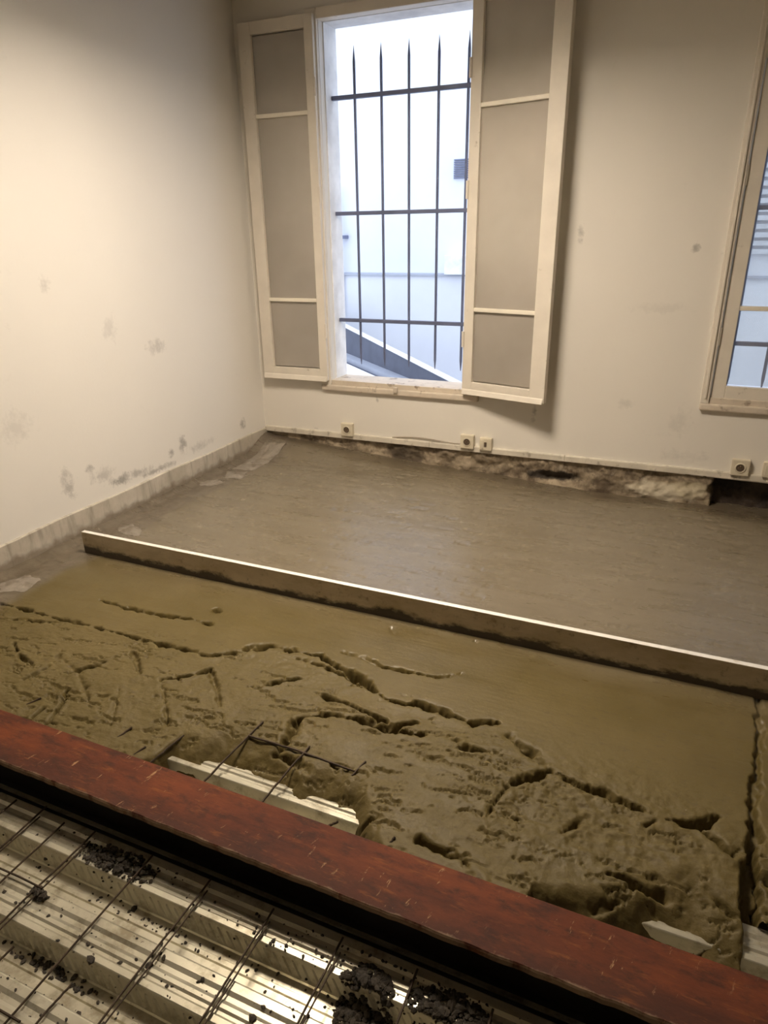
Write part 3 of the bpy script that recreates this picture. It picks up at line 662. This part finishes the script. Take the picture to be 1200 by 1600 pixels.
DK = empty('steel_decking', (-.6, .5, ZV)); tag(DK, 'galvanised corrugated steel decking spattered with mortar in front of the beam', 'decking')
deck_sheet(.889, 1.055, .122, XL+.02, XR-.01, 'decking_sheet', DK)
embossing([.889, .889-PITCH_D, .889-2*PITCH_D], -2.2, .9, DK)
DK2 = empty('steel_decking', (-.6, 1.5, ZV)); tag(DK2, 'strip of bare galvanised decking showing between beam and ragged mortar', 'decking')
deck_sheet(1.240, 1.72, 1.076, XL+.02, XR-.01, 'decking_sheet', DK2)
DK2.location.z += DECK2_Z-DECK_Z
# floor below and behind the photographer, so the room is closed
sub = MB(); sub.box((XL-.1, YF, -.36), (XR+.1, 1.9, -.30)); tag(sub.build('floor_2', simple('dark_void_floor', (.05, .042, .035), .9)), 'dark void below the decking', kind='structure')
bk = MB(); bk.box((XL, YF, -.20), (XR, .118, -.02)); tag(bk.build('floor_1', M_MORTAR), 'older floor the photographer stands on', kind='structure')

# ------------------------------------------------------------------ reinforcing mesh
MZ_ = DECK_Z+.0065
rm = empty('reinforcing_mesh', (-.9, .6, MZ_)); tag(rm, 'thin rusty reinforcing wires laid across the decking in front of the beam', 'reinforcing mesh')
def wire(pts, parent, r=.0028):
    out = []
    for (a, b) in zip(pts, pts[1:]):
        for k in range(6):
            t = k/6; out.append(tuple(a[i]+(b[i]-a[i])*t + (random.uniform(-.0012, .0012) if i < 2 else 0) for i in range(3)))
    out.append(tuple(pts[-1]))
    return MB().tube(out, r, 6).build('wire', M_WIRE, parent)
for i, (x, ye_) in enumerate(((-2.20, .98), (-2.0, .98), (-1.81, .98), (-1.62, .97), (-1.518, .985), (-1.424, .963), (-1.32, .975), (-1.119, .972), (-.931, .976), (-.739, .966), (-.551, .966), (-.364, .967), (-.187, .95), (0.0, .96), (.19, .96), (.38, .96))):
    n0 = .16 if i not in (6, 4) else .16
    wire([(x, ye_, MZ_+.006), (x-.002+random.uniform(-.006, .006), .70, MZ_+.001), (x-.004+random.uniform(-.008, .008), n0, MZ_+.001)], rm)
    if i in (4, 6, 8, 9, 10):               # a thinner wire tight beside the first
        wire([(x+.008, ye_-.03, MZ_+.0005), (x+.006, .62, MZ_+.001), (x+.016, n0, MZ_+.001)], rm, .0022)
wire([(-1.052, .634, MZ_+.004), (-1.058, .58, MZ_), (-1.066, .16, MZ_)], rm)
wire([(-1.244, .648, MZ_+.004), (-1.25, .60, MZ_), (-1.255, .16, MZ_)], rm)
for y, xe in ((.785, -1.31), (.535, -1.09)):
    wire([(-2.3, y-.004, MZ_+.005), (-1.8, y, MZ_+.006), (xe, y, MZ_+.005)], rm)
rf = empty('reinforcing_mesh', (-.9, 1.3, -.06)); tag(rf, 'rusty reinforcing wire ends poking out of the rough mortar behind the beam', 'reinforcing mesh')
for (a, b) in (((-1.492, 1.165), (-1.449, 1.273)), ((-1.385, 1.165), (-1.352, 1.225)), ((-1.318, 1.165), (-1.260, 1.372)), ((-1.118, 1.165), (-1.064, 1.434)), ((-.920, 1.165), (-.877, 1.397)),
               ((-.728, 1.165), (-.699, 1.255)), ((-1.916, 1.165), (-1.838, 1.268)), ((-1.725, 1.165), (-1.655, 1.293)), ((-.538, 1.165), (-.520, 1.206))):
    wire([(a[0], a[1], -.062), ((a[0]+b[0])/2, (a[1]+b[1])/2, (floor_z(*b)-.058)/2+.002), (b[0], b[1], floor_z(*b)+.004)], rf, .0034)
wire([(-.716, 1.352, floor_z(-.716, 1.352)+.003), (-.696, 1.407, floor_z(-.696, 1.407)+.003)], rf, .0032)
wire([(-1.078, 1.372, floor_z(-1.078, 1.372)+.006), (-.90, 1.371, floor_z(-.9, 1.371)+.006), (-.712, 1.368, floor_z(-.712, 1.368)+.002)], rf, .0034)

# ------------------------------------------------------------------ mortar splashes on the decking
cr = MB()
for k in range(620):
    x = random.uniform(-1.65, .25); y = random.uniform(.30, .93)
    if k % 3 == 0: x = random.gauss(-.75, .35); y = random.gauss(.62, .07)
    if not .2 < y < .95: continue
    r = abs(random.gauss(0, .0022))+.0012
    if k % 29 == 0: r = random.uniform(.006, .011)
    cr.blob((x, y, deck_z(y)+r*.25), r, .55)
for k in range(60):                         # a drift of crumbs against the second web
    x = random.gauss(-1.15, .08); y = random.uniform(.655, .684); r = random.uniform(.003, .008)
    cr.blob((x, y, deck_z(y)+r*.3), r, .6)
for k in range(230):                        # loose grains around the bigger clumps
    cx_, cy_, sx_, sy_ = ((-1.20, .915, .11, .04), (-.455, .87, .09, .08), (-.27, .90, .10, .06), (-.62, .905, .16, .03))[k % 4]
    x = random.gauss(cx_, sx_); y = min(.96, random.gauss(cy_, sy_)); r = random.uniform(.0015, .005)
    cr.blob((x, y, deck_z(y)+r*.3), r, .6)
for k in range(45):
    x = random.gauss(-.97, .16); y = random.uniform(.84, .865); r = random.uniform(.002, .005)
    cr.blob((x, y, deck_z(y)+r*.3), r, .6)
o = cr.build('mortar_crumbs', M_CLUMP); tag(o, 'dark mortar crumbs scattered over the steel decking', 'mortar crumbs', kind='stuff')
def clump(cx, cy, ax, ay, n, rmin, rmax, label, ht=1.0):
    m = MB()
    for k in range(n):
        a = random.random()*6.283; q = math.sqrt(random.random())
        x = cx+ax*q*math.cos(a); y = cy+ay*q*math.sin(a); r = random.uniform(rmin, rmax)*(1.15-.5*q)
        y = min(y, .975)
        m.blob((x, y, deck_z(y)+r*.35+random.random()*.014*(1-q)*ht), r*random.choice((.6, .8, 1, 1)), .75, 1)
    o = m.build('mortar_clump', M_CLUMP, at=(cx, cy, deck_z(cy))); 
    tag(o, label, 'mortar clump', 'dropped mortar clumps on the decking')
clump(-1.20, .925, .125, .040, 300, .003, .011, 'crumbled dark mortar clump on the first rib, towards the left')
clump(-.455, .872, .065, .070, 380, .004, .013, 'large dark mortar clump slumped over the rib edge, second from the right', 1.6)
clump(-.27, .915, .095, .045, 330, .004, .012, 'rightmost dark mortar clump, in the shadow of the beam')
clump(-1.31, .775, .035, .014, 26, .006, .011, 'small mortar clump where the end of a cross wire lies in the channel')
chip = MB(); chip.blob((-.745, .640, DECK_Z-.047), .008, .35); tag(chip.build('plaster_chip', simple('ochre_chip', (.50, .30, .10), .7)), 'tiny ochre chip beside a wire on the decking', 'chip')

# ------------------------------------------------------------------ outside
YFAR = 9.0
fb = empty('courtyard_building', (-3, YFAR, -1)); tag(fb, 'pale rendered building across the courtyard seen through the bars', 'building')
SF = YFAR/8.0
zz = lambda z: 1.4+(z-1.4)*SF
MB().box((-9, YFAR, -1.2), (6, YFAR+.3, zz(.945))).build('lower_wall', M_FAR, fb)
MB().box((-9, YFAR+.05, zz(.945)), (6, YFAR+.3, 7.5)).build('upper_wall', M_FAR, fb)
MB().hull3([(-9, YFAR-.035, zz(.945)), (-9, YFAR+.06, zz(.945)), (-9, YFAR+.06, zz(.975)), (-9, YFAR-.035, zz(.962))], [(6, YFAR-.035, zz(.945)), (6, YFAR+.06, zz(.945)), (6, YFAR+.06, zz(.975)), (6, YFAR-.035, zz(.962))]).build('ledge', M_ZINC, fb)
MB().box((-2.72*SF, YFAR-.12, zz(.965)), (-2.35*SF, YFAR+.06, zz(1.175)), .01).build('wall_box', M_COPING, fb)
MB().tube([(-4.08*SF, YFAR-.05, -1), (-4.08*SF, YFAR-.05, 1.6), (-4.10*SF, YFAR-.05, 2.0)], .045, 10).build('downpipe', M_COPING, fb)
MB().box((-4.06*SF, YFAR-.10, zz(1.36)), (-4.00*SF, YFAR+.05, zz(1.40)), .01).build('pipe_bracket', M_VENT, fb)
vt = MB().box((-2.68*SF, YFAR+.035, zz(1.962)), (-2.457*SF, YFAR+.052, zz(2.16))).build('vent_grille', M_SHUT, fb)
for k in range(9):
    z = zz(1.972)+k*(zz(2.150)-zz(1.972))/8
    MB().box((-2.666*SF, YFAR+.012, z-.007), (-2.471*SF, YFAR+.045, z+.007)).build('slat', M_VENT, vt, at=None)
sh = MB().box((.33, YFAR-.03, 1.05), (.40, YFAR+.05, 2.6)).build('far_shutter', M_SHUT, fb)
for k in range(16): MB().box((.40, YFAR-.02, 1.15+k*.085), (1.9, YFAR+.04, 1.20+k*.085)).build('slat', M_SHUT, sh)
# lean-to roof running diagonally across the yard
A = Vector((-5.2, 8.911, 0)); B = Vector((-1.05, 5.029, 0)); dv = (B-A).normalized(); nv = Vector((-.683, -.730, 0))
lr = empty('lean_to_roof', (-2.8, 6.6, -.2)); tag(lr, 'grey zinc lean-to roof with dark flashing crossing the yard below the bars', 'roof')
def slab(p0, p1, z0a, z1a, z0b, z1b, th): return ([p0+Vector((0, 0, z0a)), p0+Vector((0, 0, z1a)), p0+Vector((0, 0, z1a))-nv*th, p0+Vector((0, 0, z0a))-nv*th], [p1+Vector((0, 0, z0b)), p1+Vector((0, 0, z1b)), p1+Vector((0, 0, z1b))-nv*th, p1+Vector((0, 0, z0b))-nv*th])
L_ = (B-A).length
ztop = lambda p: .3735+(.1693-.3735)*((p-Vector((-3.960, 7.750, 0))).dot(dv))/((Vector((-1.757, 5.689, 0))-Vector((-3.960, 7.750, 0))).dot(dv))
MB().hull3(*slab(A, B, -.1, ztop(A)-.02, -.1, ztop(B)-.02, .05)).build('flashing', M_SLATE, lr)
MB().hull3(*[[q+nv*.02 for q in s] for s in slab(A, B, ztop(A)-.012, ztop(A), ztop(B)-.012, ztop(B), .075)]).build('coping', M_COPING, lr)
for nm, d0, d1, za, zb, mt in (('gutter', 0.0, .10, .045, .035, M_ZINC), ('gutter_dark_joint', .10, .17, -.02, -.03, M_SLATE), ('zinc_sheet', .17, .50, .0, -.12, M_COPING), ('zinc_roll', .50, .545, -.10, -.11, M_SLATE), ('zinc_sheet', .545, 1.9, -.13, -.50, M_ZINC)):  # the joint is a dark stripe between gutter and sheet
    q0 = [A+nv*d0+Vector((0, 0, za)), A+nv*d1+Vector((0, 0, zb)), A+nv*d1+Vector((0, 0, zb-.06)), A+nv*d0+Vector((0, 0, za-.06))]
    MB().hull3(q0, [q+dv*L_ for q in q0]).build(nm, mt, lr)
tag(MB().box((-12, YE+.01, -1.4), (9, YFAR+2, -1.3)).build('courtyard_ground', simple('yard_concrete', (.5, .5, .52), .9)), 'courtyard ground', kind='structure')

# ------------------------------------------------------------------ the ceiling lamp (above the picture)
cl = empty('ceiling_light', (-1.22, 2.33, ZC)); tag(cl, 'lit ceiling panel lamp above the screed', 'ceiling light')
LX, LY, LW, LS = -1.22, 2.33, .30, .155     # centre, half width and skirt depth; unseen skirt added to dim the wall tops
hs = MB(); hs.box((LX-LW-.02, LY-LW-.02, ZC-.02), (LX+LW+.02, LY+LW+.02, ZC))
for sx in (-1, 1):
    hs.box((LX+sx*LW, LY-LW-.02, ZC-LS), (LX+sx*(LW+.02), LY+LW+.02, ZC-.02)); hs.box((LX-LW, LY+sx*LW, ZC-LS), (LX+LW, LY+sx*(LW+.02), ZC-.02))
hs.build('housing', M_HOUSING, cl)
MB().box((LX-LW+.004, LY-LW+.004, ZC-.032), (LX+LW-.004, LY+LW-.004, ZC-.0205)).build('diffuser', M_LAMP, cl)
